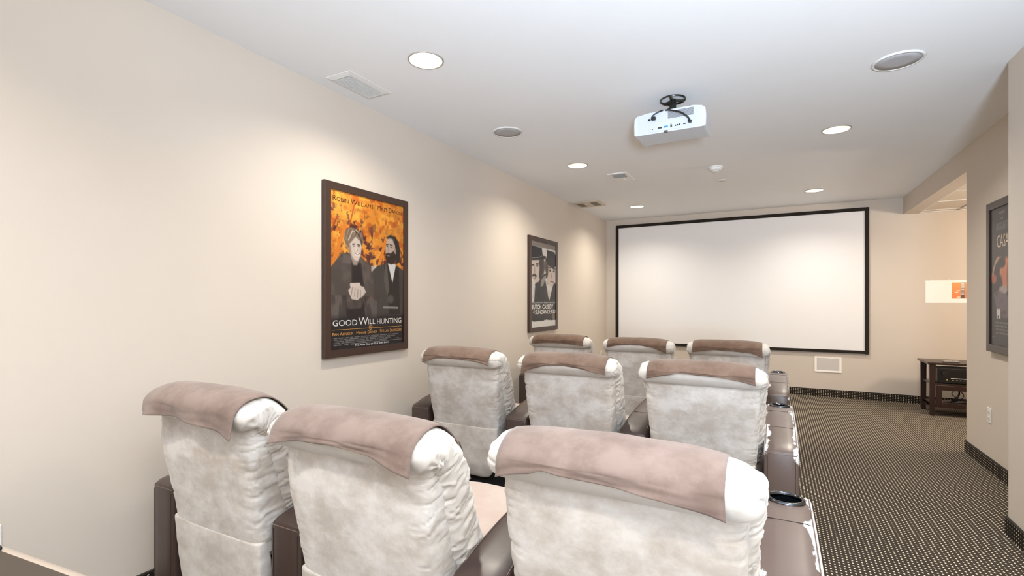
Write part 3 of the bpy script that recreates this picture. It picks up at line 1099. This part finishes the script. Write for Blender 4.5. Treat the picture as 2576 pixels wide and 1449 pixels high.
# sheet on far wall
t = empty('wall_notice', (4.087 + .31, L, 1.262), 0, label='white paper notice with an orange picture pinned on far wall above media stand', cat='notice')
box('paper_sheet', -.31, .31, -.004, -.001, 0, .281, plain('white_paper', srgb(252, 248, 244), .6), t)
c = Canvas(60, 60, (240, 150, 80))
c.mix(np.clip(c.V, 0, 1) * .5, (226, 110, 80))
c.mix(np.clip(.6 - c.V, 0, 1) * .6, (246, 180, 96))
c.poly([(.42, 0), (.62, 0), (.62, 1), (.42, 1)], (150, 140, 130), .02)
c.poly([(.44, .12), (.60, .12), (.60, .34), (.44, .34)], (206, 200, 190), .02)
c.poly([(.44, .64), (.60, .64), (.60, .98), (.44, .98)], (92, 78, 72), .03)
for v in (.06, .40, .68):
    c.poly([(.45, v), (.59, v), (.59, v + .05), (.45, v + .05)], (236, 228, 218), .01)
for (a, b_) in ((.22, .48), (.14, .58), (.24, .88), (.72, .15), (.72, .47), (.74, .68), (.70, .86)):
    c.poly([(a, b_), (a + .16, b_), (a + .16, b_ + .06), (a, b_ + .06)], (250, 226, 200), .02)
o = c.mesh('orange_picture', .194, .197, t, -.0045)
o.location = (-.31 + .252 + .097, 0, .054)
box('picture_print', .15, .28, -.0046, -.0042, .054, .251, plain('second_print', srgb(236, 232, 226), .6), t)
for x in (-.25, -.09, .09, .25):
    from_bm('push_pin', lathe(bmesh.new(), [(.004, 0), (.004, -.008), (.006, -.010), (0, -.011)], 10, x, 0, .287, 'y'), WHITE, t)


# ------------------------------------------------------------------ media stand
def stand():
    x0, x1, y0, y1, zt = 3.965, 5.0, 7.06, 7.48, .60
    t = empty('media_stand', ((x0 + x1) / 2, (y0 + y1) / 2, 0), label='dark brown wooden media stand with shelf, by the far wall', cat='media stand')
    cx, cy = (x0 + x1) / 2, (y0 + y1) / 2
    a, b_ = (x1 - x0) / 2, (y1 - y0) / 2
    box('stand_top', -a - .02, a + .02, -b_ - .02, b_ + .02, zt - .024, zt, WOODD, t, .004)
    for sx in (-1, 1):
        for sy in (-1, 1):
            bm = bmesh.new()
            bx(bm, sx * a - (0.055 if sx > 0 else 0), sx * a + (0.055 if sx < 0 else 0), sy * b_ - (.05 if sy > 0 else 0), sy * b_ + (.05 if sy < 0 else 0), 0, zt - .024, .003, 1)
            for v in bm.verts:
                if v.co.z < .01:
                    v.co.x = v.co.x + (sx * a + (-.028 if sx > 0 else .028) - v.co.x) * .25
            from_bm('leg', bm, WOODD, t)
        box('side_rail', sx * (a - .03) - .01, sx * (a - .03) + .01, -b_ + .05, b_ - .05, .08, .14, WOODD, t)
    box('shelf', -a + .02, a - .02, -b_ + .01, b_ - .01, .345, .365, WOODD, t, .002)
    box('shelf', -a + .02, a - .02, -b_ + .01, b_ - .01, .105, .125, WOODD, t, .002)
    # two framed glass doors below the shelf
    for k, (d0, d1) in enumerate(((-a + .057, -.003), (.003, a - .057))):
        d = box('door', d0, d0 + .05, -b_, -b_ + .018, .10, .342, WOODD, t, .002)
        bm = bmesh.new()
        bx(bm, d0 + .05, d1 - .05, -b_, -b_ + .018, .292, .342, .002)
        bx(bm, d0 + .05, d1 - .05, -b_, -b_ + .018, .10, .150, .002)
        bx(bm, d1 - .05, d1, -b_, -b_ + .018, .10, .342, .002)
        from_bm('door_frame', bm, WOODD, d)
        sheet('door_glass', d0 + .05, d1 - .05, -b_ + .009, .150, .292, GLASS, d)
    # receiver
    r = empty('av_receiver', (4.036 + .215, y0 + .02, .366), label='black audio receiver on the upper shelf of media stand', cat='receiver')
    box('receiver_case', -.215, .215, 0, .33, .012, .165, BLACK, r, .003)
    box('front_panel', -.215, .215, -.012, 0, .012, .165, BLKG, r, .003)
    from_bm('volume_knob', lathe(bmesh.new(), [(.026, 0), (.026, -.018), (.023, -.022), (0, -.022)], 28, -.155, -.012, .115, 'y'), BLACK, r, False)
    from_bm('input_knob', lathe(bmesh.new(), [(.024, 0), (.024, -.015), (.021, -.018), (0, -.018)], 28, .155, -.012, .105, 'y'), BLACK, r)
    box('display_window', -.10, .10, -.0135, -.011, .075, .130, plain('display_black', srgb(6, 8, 8), .05), r)
    box('silver_strip', -.10, .10, -.0145, -.011, .060, .067, plain('silver', srgb(225, 220, 215), .3), r)
    for k in range(6):
        box('button', -.09 + k * .032, -.075 + k * .032, -.015, -.011, .040, .046, GREYM, r)
    from_bm('power_button', lathe(bmesh.new(), [(.005, 0), (.005, -.003), (0, -.003)], 12, -.135, -.012, .045, 'y'), plain('amber_led', srgb(240, 220, 140), .4), r)
    for x in (-.18, .18):
        for y in (.03, .28):
            from_bm('foot', lathe(bmesh.new(), [(.018, 0), (.018, .013)], 16, x, y), BLACK, r)
    bm = bmesh.new()
    for k in range(14):
        bx(bm, -.19, .19, .03 + k * .02, .036 + k * .02, .165, .1665)
    from_bm('top_vent_rib', bm, GREYM, r, kind='stuff')
    # remote
    rm = empty('remote_control', (4.165, 7.13, zt), R(12), label='small grey remote control lying on the media stand', cat='remote control')
    box('remote_body', -.075, .075, -.022, .022, 0, .018, plain('remote_grey', srgb(110, 106, 100), .4), rm, .006)
    box('remote_face', -.070, .066, -.017, .017, .0175, .0195, plain('remote_light', srgb(196, 192, 186), .4), rm, .001)
    for k in range(5):
        box('remote_button', -.058 + k * .022, -.048 + k * .022, -.006, .006, .019, .0215, BLACK, rm)
    # cables
    bm = bmesh.new()
    rnd = random.Random(3)
    for q in range(4):
        pts = [(4.30 + rnd.uniform(-.03, .06), 7.44, .30), (4.27 + rnd.uniform(-.05, .08), 7.36, .22), (4.20 + q * .03, 7.25, .15 + q * .012),
               (4.12 + q * .03, 7.22, .135), (4.16 + q * .05, 7.16, .131 + q * .009), (4.32 + q * .02, 7.2, .133 + q * .009), (4.42, 7.3, .15), (4.40 + q * .02, 7.42, .24)]
        tube(bm, catmull(pts, 40), .0045)
    from_bm('cable_bundle', bm, BLACK, None, True, label='loose black cables coiled on the lower shelf of the media stand', cat='cable')


stand()


# ------------------------------------------------------------------ near console, bottom left corner
t = empty('console_table', (.70, .172, 0), R(6.4), label='dark brown console top with a painted highlight along its rounded edge, behind the back seats', cat='table')
bm = bmesh.new()
pts = []
NS = 26
for k in range(NS):
    a = k / (NS - 1)
    x = -.62 + a * 1.30
    pts.append((x, .235 - .02 * (a - .6) ** 2))
low = [(pts[-1][0], -.30), (pts[0][0], -.30)]
out = pts + low
def ringz(z, inset):
    cx_, cy_ = .03, 0
    return [bm.verts.new((x - (x - cx_) * inset / .6, y - (y - cy_) * inset / .26, z)) for x, y in out]
rr = [ringz(.705, .012), ringz(.712, 0), ringz(.728, 0), ringz(.742, .012), ringz(.748, .032)]
for a, b_ in zip(rr, rr[1:]):
    for i in range(len(out)):
        bm.faces.new((a[i], a[(i + 1) % len(out)], b_[(i + 1) % len(out)], b_[i]))
bm.faces.new(rr[0]); bm.faces.new(rr[-1][::-1])
from_bm('table_edge', bm, plain('edge_highlight', srgb(176, 160, 146), .35), t, True, label='rounded edge band with a painted pale highlight')  # pale colour paints the light reflected along a dark edge
bm = bmesh.new()
inner = [(x - (x - .03) * .075 / .6, y - (y) * .036 / .26) for x, y in out]
r0 = [bm.verts.new((x, y, .747)) for x, y in inner]; r1 = [bm.verts.new((x, y, .7505)) for x, y in inner]
for i in range(len(inner)):
    bm.faces.new((r0[i], r0[(i + 1) % len(inner)], r1[(i + 1) % len(inner)], r1[i]))
bm.faces.new(r0); bm.faces.new(r1[::-1])
from_bm('table_top', bm, WOODM, t)
for x in (-.56, .60):
    for y in (-.26, .17):
        box('leg', x - .02, x + .02, y - .02, y + .02, 0, .706, WOODD, t, .003)
t = from_bm('black_case', bx(bmesh.new(), -.07, .030, -.007, .007, 0, .009, .003), BLACK, None, False,
            label='small black object on the console edge at the left picture border', cat='case')
t.location = (.930, .404, .7478)


# ------------------------------------------------------------------ recliners
def sweep(name, med, n, Ns, Na, mat, parent, disp=None, rnd0=.03, rnd1=.03, subs=None):
    """pillow swept along the (y,z) curve med = (y, z, half thickness, half width);
    each section is a superellipse |x/w|^n+|c/t|^n=1"""
    P = catmull(med, Ns)
    co = np.array(P)
    seg = np.hypot(np.diff(co[:, 0]), np.diff(co[:, 1]))
    s = np.concatenate([[0], np.cumsum(seg)])
    Lt = s[-1]
    # rounder sampling at both ends
    k = np.linspace(0, 1, Ns)
    k = k + .5 * np.sin(-2 * PI * k) / (2 * PI) * .9
    ss = k * Lt
    co = np.stack([np.interp(ss, s, co[:, i]) for i in range(4)], 1)
    verts = []
    for i in range(Ns):
        y, z, t, w = co[i]
        a = co[max(i - 1, 0)]; b_ = co[min(i + 1, Ns - 1)]
        ty, tz = b_[0] - a[0], b_[1] - a[1]
        l = math.hypot(ty, tz); ty /= l; tz /= l
        ny, nz = -tz, ty           # normal: left of the direction of travel
        d0, d1 = ss[i], Lt - ss[i]
        f = 1
        if d0 < rnd0: f *= math.sqrt(max(1e-4, 1 - (1 - d0 / rnd0) ** 2))
        if d1 < rnd1: f *= math.sqrt(max(1e-4, 1 - (1 - d1 / rnd1) ** 2))
        wf = 1 - (1 - f) * min(rnd0, rnd1) / w * 1.0
        for j in range(Na):
            th = 2 * PI * j / Na
            cc, sn = math.cos(th), math.sin(th)
            xr = math.copysign(abs(cc) ** (2 / n), cc)
            cr = math.copysign(abs(sn) ** (2 / n), sn)
            X = xr * w * wf
            D = cr * t * f
            if disp:
                dd = disp(ss[i] / Lt, xr, cr, X, y, z) * min(1, f * 1.2)
                X += dd * cc * .8
                D += dd * sn
            verts.append((X, y + ny * D, z + nz * D))
    faces = []
    for i in range(Ns - 1):
        for j in range(Na):
            a = i * Na + j; b_ = i * Na + (j + 1) % Na
            faces.append((a, b_, b_ + Na, a + Na))
    faces.append(tuple(range(Na))[::-1]); faces.append(tuple(range((Ns - 1) * Na, Ns * Na)))
    me = bpy.data.meshes.new(name)
    me.from_pydata(verts, [], faces)
    me.validate()
    bm = bmesh.new(); bm.from_mesh(me)
    bmesh.ops.recalc_face_normals(bm, faces=bm.faces)
    bm.to_mesh(me); bm.free()
    return link(name, me, mat, parent, True)


CANE = [(.235, .455, .072, .266), (.195, .56, .088, .276), (.15, .66, .092, .284), (.115, .75, .090, .289), (.085, .83, .082, .294),
        (.05, .895, .074, .300), (.008, .924, .072, .302), (-.034, .918, .066, .300), (-.058, .885, .052, .296)]
CN = 3.4


def gather(seed, amp, body=1.0, st=.62):
    def f(s, xr, cr, X, y, z):
        e = abs(xr)
        g = max(0, (e - st) / (1 - st)) ** 1.2 * (1 - .55 * abs(cr) ** 3)
        side = 1 if xr > 0 else -1
        q = noise.noise(Vector((s * 17, side * 4.3 + seed, cr * 1.6)))
        q2 = noise.noise(Vector((s * 11 + cr * 1.2, side * 2.1 + seed * 2, 3.3)))
        rid = (1 - abs(q) * 2.6)
        v = amp * g * (max(0, rid) ** 1.5 * .5 + q2 * .7 - .1)
        g3 = max(0, (e - st + .1) / (1.1 - st))
        q3 = noise.noise(Vector((s * 21 + cr * 1.1 + .5 * X, side * 9.1 + seed * 1.7, cr * .9)))
        v -= amp * 1.0 * g3 * max(0, 1 - abs(q3) / .10) * (1 if abs(q2) > .08 else .45)
        # broad unevenness of the filling
        v += .006 * body * noise.noise(Vector((X * 6 + seed, s * 5, cr * 1.5)))
        v += .0022 * body * noise.noise(Vector((X * 18, s * 16 + seed, cr * 2)))
        return v
    return f


def cane_pt(u):
    """medial point of the back cushion: y,z,t,w, plus left normal"""
    e = 1e-3
    def at(q):
        m = len(CANE) - 1
        P = [np.array(p, float) for p in CANE]
        P = [2 * P[0] - P[1]] + P + [2 * P[-1] - P[-2]]
        q = min(max(q, 0), m - 1e-6)
        i = int(q); f = q - i
        a, b_, c_, d = P[i:i + 4]
        return .5 * ((2 * b_) + (-a + c_) * f + (2 * a - 5 * b_ + 4 * c_ - d) * f * f + (-a + 3 * b_ - 3 * c_ + d) * f ** 3)
    p = at(u); a = at(u - .01); b_ = at(u + .01)
    ty, tz = b_[0] - a[0], b_[1] - a[1]
    l = math.hypot(ty, tz)
    return p, (-tz / l, ty / l)


def cloth(parent_loc, spec, mat, label, seed, xw=.25):
    """suede cover over the head roll. spec: list of (x fraction -1..1, hang below the roll)"""
    t = empty('headrest_cover', parent_loc, label=label, cat='headrest cover', group='brown suede headrest covers')
    xsn = 40
    us = list(np.linspace(3.3, 7.35, 34))
    fr = [a for a, _ in spec]; hg = [b_ for _, b_ in spec]
    verts = []
    rows = []
    fl = [a for a, *_ in spec]
    for i in range(xsn):
        a = -1 + 2 * i / (xsn - 1)
        x = a * xw
        hang = float(np.interp(a, fr, hg))
        col = []
        for u in us:
            p, nn = cane_pt(u)
            y, z, th, w = p
            k = max(0, 1 - abs(x / w) ** CN) ** (1 / CN)
            # outer side of the cane is to the right of travel
            off = -(th * k + .006 + .004 * max(0, noise.noise(Vector((x * 9 + seed, u * .8, 0)))))
            col.append((x, y + nn[0] * off, z + nn[1] * off))
        # rearmost -> hangs free
        base = col[-1]
        nh = 10
        for q in range(1, nh + 1):
            dd = hang * q / nh
            flare = .18 * abs(a) ** 3 * dd + .010 * math.sin(a * 7 + seed) * (q / nh) * min(1, hang / .05)
            col.append((x + .05 * a * dd, base[1] - flare - .0 * dd + .004 * noise.noise(Vector((x * 12, q * .3, seed))), base[2] - dd))
        rows.append(col)
    m = len(rows[0])
    for c_ in rows: verts.extend(c_)
    faces = [(i * m + j, (i + 1) * m + j, (i + 1) * m + j + 1, i * m + j + 1) for i in range(xsn - 1) for j in range(m - 1)]
    me = bpy.data.meshes.new('cover_cloth')
    me.from_pydata(verts, [], faces)
    o = link('cover_cloth', me, mat, t, True)
    sd = o.modifiers.new('s', 'SOLIDIFY'); sd.thickness = .003; sd.offset = 1
    return t


def arm_mesh(mat, cup=True):
    prof = [(0, .035), (0, .552), (.006, .570), (.022, .580), (.10, .597), (.18, .612), (.27, .626), (.40, .638), (.55, .644), (.72, .645), (.83, .640), (.885, .622), (.905, .585), (.91, .52), (.905, .035)]
    w = .074
    bm = bmesh.new()
    lay = []
    for x, ins in ((-w, .012), (-w + .004, .004), (-w + .012, 0), (-.025, -.002), (.025, -.002), (w - .012, 0), (w - .004, .004), (w, .012)):
        ring = []
        for (y, z) in prof:
            yy = y + (ins if y < .45 else -ins) if (y < .03 or y > .88) else y
            zz = z - ins if z > .1 else z
            ring.append(bm.verts.new((x, yy, zz)))
        lay.append(ring)
    n = len(prof)
    for a, b_ in zip(lay, lay[1:]):
        for i in range(n):
            bm.faces.new((a[i], a[(i + 1) % n], b_[(i + 1) % n], b_[i]))
    bm.faces.new(lay[0]); bm.faces.new(lay[-1][::-1])
    o = from_bm('armrest', bm, mat, None, True)
    if cup:
        cbm = lathe(bmesh.new(), [(.045, 0), (.045, .2)], 40, 0, .775, .57, caps=True)
        cu = from_bm('c', cbm, None)
        md = o.modifiers.new('b', 'BOOLEAN'); md.operation = 'DIFFERENCE'; md.solver = 'EXACT'; md.object = cu
        dgx = bpy.context.evaluated_depsgraph_get()
        me = bpy.data.meshes.new_from_object(o.evaluated_get(dgx))
        bpy.data.objects.remove(cu)
    else:
        me = o.data
    me.polygons.foreach_set('use_smooth', [False] * len(me.polygons))
    bpy.data.objects.remove(o)
    # smooth by angle
    me.polygons.foreach_set('use_smooth', [True] * len(me.polygons))
    try:
        me.set_sharp_from_angle(angle=R(32))
    except Exception:
        pass
    return me


ARM = {k: arm_mesh(m) for k, m in (('plain', LEATH), ('peel', LEATHP), ('worn', LEATHQ))}
ring_me = cup_me = seam_me = pipe_me = None


def piping_mesh():
    bm = bmesh.new()
    prof = [(.004, .566), (.10, .598), (.18, .613), (.27, .627), (.40, .639), (.55, .645), (.72, .646), (.82, .641)]
    for x in (-.0655, .0655):
        tube(bm, [(x, y, z - .001) for y, z in catmull(prof, 26)], .0018, 6)
    tube(bm, [(x, .0012, .562) for x in np.linspace(-.064, .064, 5)], .0018, 6)
    me = bpy.data.meshes.new('piping'); bm.to_mesh(me); bm.free()
    return me


def seam_mesh():
    bm = bmesh.new()
    for y, z in ((.275, .6285), (.60, .6465)):
        tube(bm, [(x, y, z - (.0 if abs(x) < .06 else .004)) for x in np.linspace(-.066, .066, 9)], .0013, 5)
    for x in (-.058, .058):
        tube(bm, [(x, -.0006, z) for z in np.linspace(.05, .55, 6)], .0008, 5)
    me = bpy.data.meshes.new('stitched_seam'); bm.to_mesh(me); bm.free()
    return me


PIPE = piping_mesh(); SEAM = seam_mesh()
PIPE.materials.append(leather('piping_leather', (.12, .075, .06, 1), .3))
SEAM.materials.append(plain('dark_thread', srgb(40, 26, 22), .7))
RINGM = lathe(bmesh.new(), [(.0435, -.004), (.0435, .005), (.047, .009), (.053, .008), (.056, .002), (.056, -.003), (.044, -.004)], 44)
rm_ = bpy.data.meshes.new('cup_ring'); bmesh.ops.recalc_face_normals(RINGM, faces=RINGM.faces); RINGM.to_mesh(rm_); RINGM.free()
rm_.materials.append(CHROME)
CUPM = lathe(bmesh.new(), [(.0445, .002), (.042, -.03), (.040, -.068), (.0, -.068)], 40)
cm_ = bpy.data.meshes.new('cup_well'); CUPM.to_mesh(cm_); CUPM.free()
cm_.materials.append(BLKG)
for me in (rm_, cm_, PIPE, SEAM):
    me.polygons.foreach_set('use_smooth', [True] * len(me.polygons))


def add_arm(parent, x, kind):
    a = bpy.data.objects.new('armrest', ARM[kind]); C.objects.link(a); a.parent = parent; a.location = (x, 0, 0)
    if kind == 'peel':
        a['label'] = 'armrest with leather peeling white along its edges'
    for nm, me, loc in (('piping', PIPE, (0, 0, 0)), ('stitched_seam', SEAM, (0, 0, 0)), ('cup_ring', rm_, (0, .775, .6455)), ('cup_well', cm_, (0, .775, .6455))):
        o = bpy.data.objects.new(nm, me); C.objects.link(o); o.parent = a; o.location = loc
        if nm == 'stitched_seam' or nm == 'piping': o['kind'] = 'stuff'
    return a


def recliner(x, y, col, row, label, arms, seed, off=(0, 0, 0)):
    t = empty('theater_recliner', (x, y, 0), label=label, cat='recliner', group='reclining theater seats in three rows')
    hi = row < 2
    Ns, Na = (120, 120) if hi else (70, 72)
    g = gather(seed, .013)
    cu = sweep('back_cushion', CANE, CN, Ns + (60 if hi else 0), Na, PILLOW, t, g, .05, .045)
    g2 = gather(seed + 7, .006, .4, .86)
    def gp(s, xr, cr, X, yy, z):
        v = g2(s, xr, cr, X, yy, z) * 1.0
        # soft pulls running in from the side seams over the rear panel
        e = max(0, (abs(xr) - .45) / .55) ** 2
        v += .003 * e * noise.noise(Vector((z * 30 + X * 5 + seed, X * 3, 1.7)))
        return v
    PANEL = [(.092, .43, .070, .246), (.080, .52, .074, .252), (.060, .65, .076, .261), (.040, .77, .074, .268), (.028, .865, .064, .272), (.022, .91, .05, .268)]
    sweep('back_panel', PANEL, 6.5, Ns, Na, SUEDE[(col + row) % 3], t, gp, .03, .03)
    def fl(s, xr, cr, X, yy, z):
        return .004 * noise.noise(Vector((X * 7 + seed, z * 8, 2))) + .004 * max(0, abs(xr) - .8) * 5 * noise.noise(Vector((z * 30, seed, xr)))
    FLAP = [(.088, .175, .030, .150), (.072, .20, .036, .190), (.060, .26, .038, .226), (.048, .36, .034, .243), (.036, .46, .028, .249), (.030, .500, .022, .250)]
    sweep('rear_flap', FLAP, 6.5, 50, 72, SUEDES[(col + row) % 3], t, fl, .012, .006)
    for ch in t.children:
        ch.location = off
    def st(s, xr, cr, X, yy, z):
        return .006 * noise.noise(Vector((X * 6, yy * 6 + seed, 1)))
    SEATC = [(.20, .385, .080, .270), (.40, .392, .084, .278), (.65, .395, .086, .280), (.84, .385, .080, .280), (.905, .34, .060, .278), (.925, .26, .045, .275), (.925, .15, .035, .272)]
    sweep('seat_cushion', SEATC, 5, 60, 48, SEATM, t, st, .05, .03)
    box('base', -.27, .27, .10, .86, .05, .31, BASEM, t, .01)
    for sx in (-1, 1):
        for yy in (.16, .80):
            from_bm('foot', lathe(bmesh.new(), [(.022, 0), (.026, .05)], 16, sx * .24, yy), BLACK, t)
    for (ax, kind) in arms:
        add_arm(t, ax, kind)
    return t


ROWY = [1.03, 2.63, 4.23]
ARMX = [.305, 1.035, 1.748, 2.455]
ARMDX = [[.035, .02, .012, .003], [0, 0, 0, 0], [0, 0, 0, 0]]
CX = [(ARMX[i] + ARMX[i + 1]) / 2 for i in range(3)]
rown = ['back row, nearest the camera', 'middle row', 'front row by the screen']
posn = ['leftmost', 'middle', 'rightmost']
hang = {
    (0, 0): [(-1, .052), (-.3, .044), (.3, .052), (.8, .066), (1, .072)],
    (0, 1): [(-1, .040), (-.6, .026), (0, .018), (.5, .028), (1, .054)],
    (0, 2): [(-1, .045), (-.62, .026), (-.52, .014), (-.35, .020), (0, .024), (.5, .030), (1, .048)],
    (1, 0): [(-1, .044), (-.6, .018), (0, .012), (.5, .020), (1, .034)],
    (1, 1): [(-1, .058), (-.4, .016), (0, .008), (.5, .024), (1, .042)],
    (1, 2): [(-1, .038), (-.5, .014), (-.4, .004), (0, .010), (.4, .012), (1, .036)],
    (2, 0): [(-1, .034), (0, .022), (1, .034)],
    (2, 1): [(-1, .026), (-.3, .0), (.1, -.002), (.6, .020), (1, .060)],
    (2, 2): [(-1, .040), (-.4, .024), (.2, .026), (.7, .036), (1, .058)],
}
BACKOFF = {(0, 0): (.028, -.03, -.006), (0, 1): (.006, -.03, -.022), (0, 2): (.008, .040, -.018),
           (1, 0): (-.018, 0, -.010), (1, 1): (-.012, 0, -.012), (1, 2): (-.004, 0, -.016),
           (2, 0): (0, 0, -.022), (2, 1): (0, 0, -.030), (2, 2): (-.005, 0, -.024)}
for row in range(3):
    for col in range(3):
        x, y = CX[col], ROWY[row]
        lab = 'beige suede recliner with brown leather arms, %s seat of the %s' % (posn[col], rown[row])
        last = {0: 'peel', 1: 'peel', 2: 'worn'}[row]
        arms = [(ARMX[col + 1] + ARMDX[row][col + 1] - x, last if col == 2 else 'plain')]
        if col == 0:
            arms.insert(0, (ARMX[0] + ARMDX[row][0] - x, 'plain'))
        off = BACKOFF.get((row, col), (0, 0, 0))
        recliner(x, y, col, row, lab, arms, row * 3.7 + col * 1.9, off)
        cloth((x + off[0] + (0.010, .010, -.008)[col] * (row == 0), y + off[1], off[2]), hang[(row, col)], BROWN[row], 'brown suede cover over the headrest of the %s seat in %s' % (posn[col], rown[row]), row + col * 2.2, {(0, 0): .264, (0, 1): .256, (0, 2): .243}.get((row, col), .25))
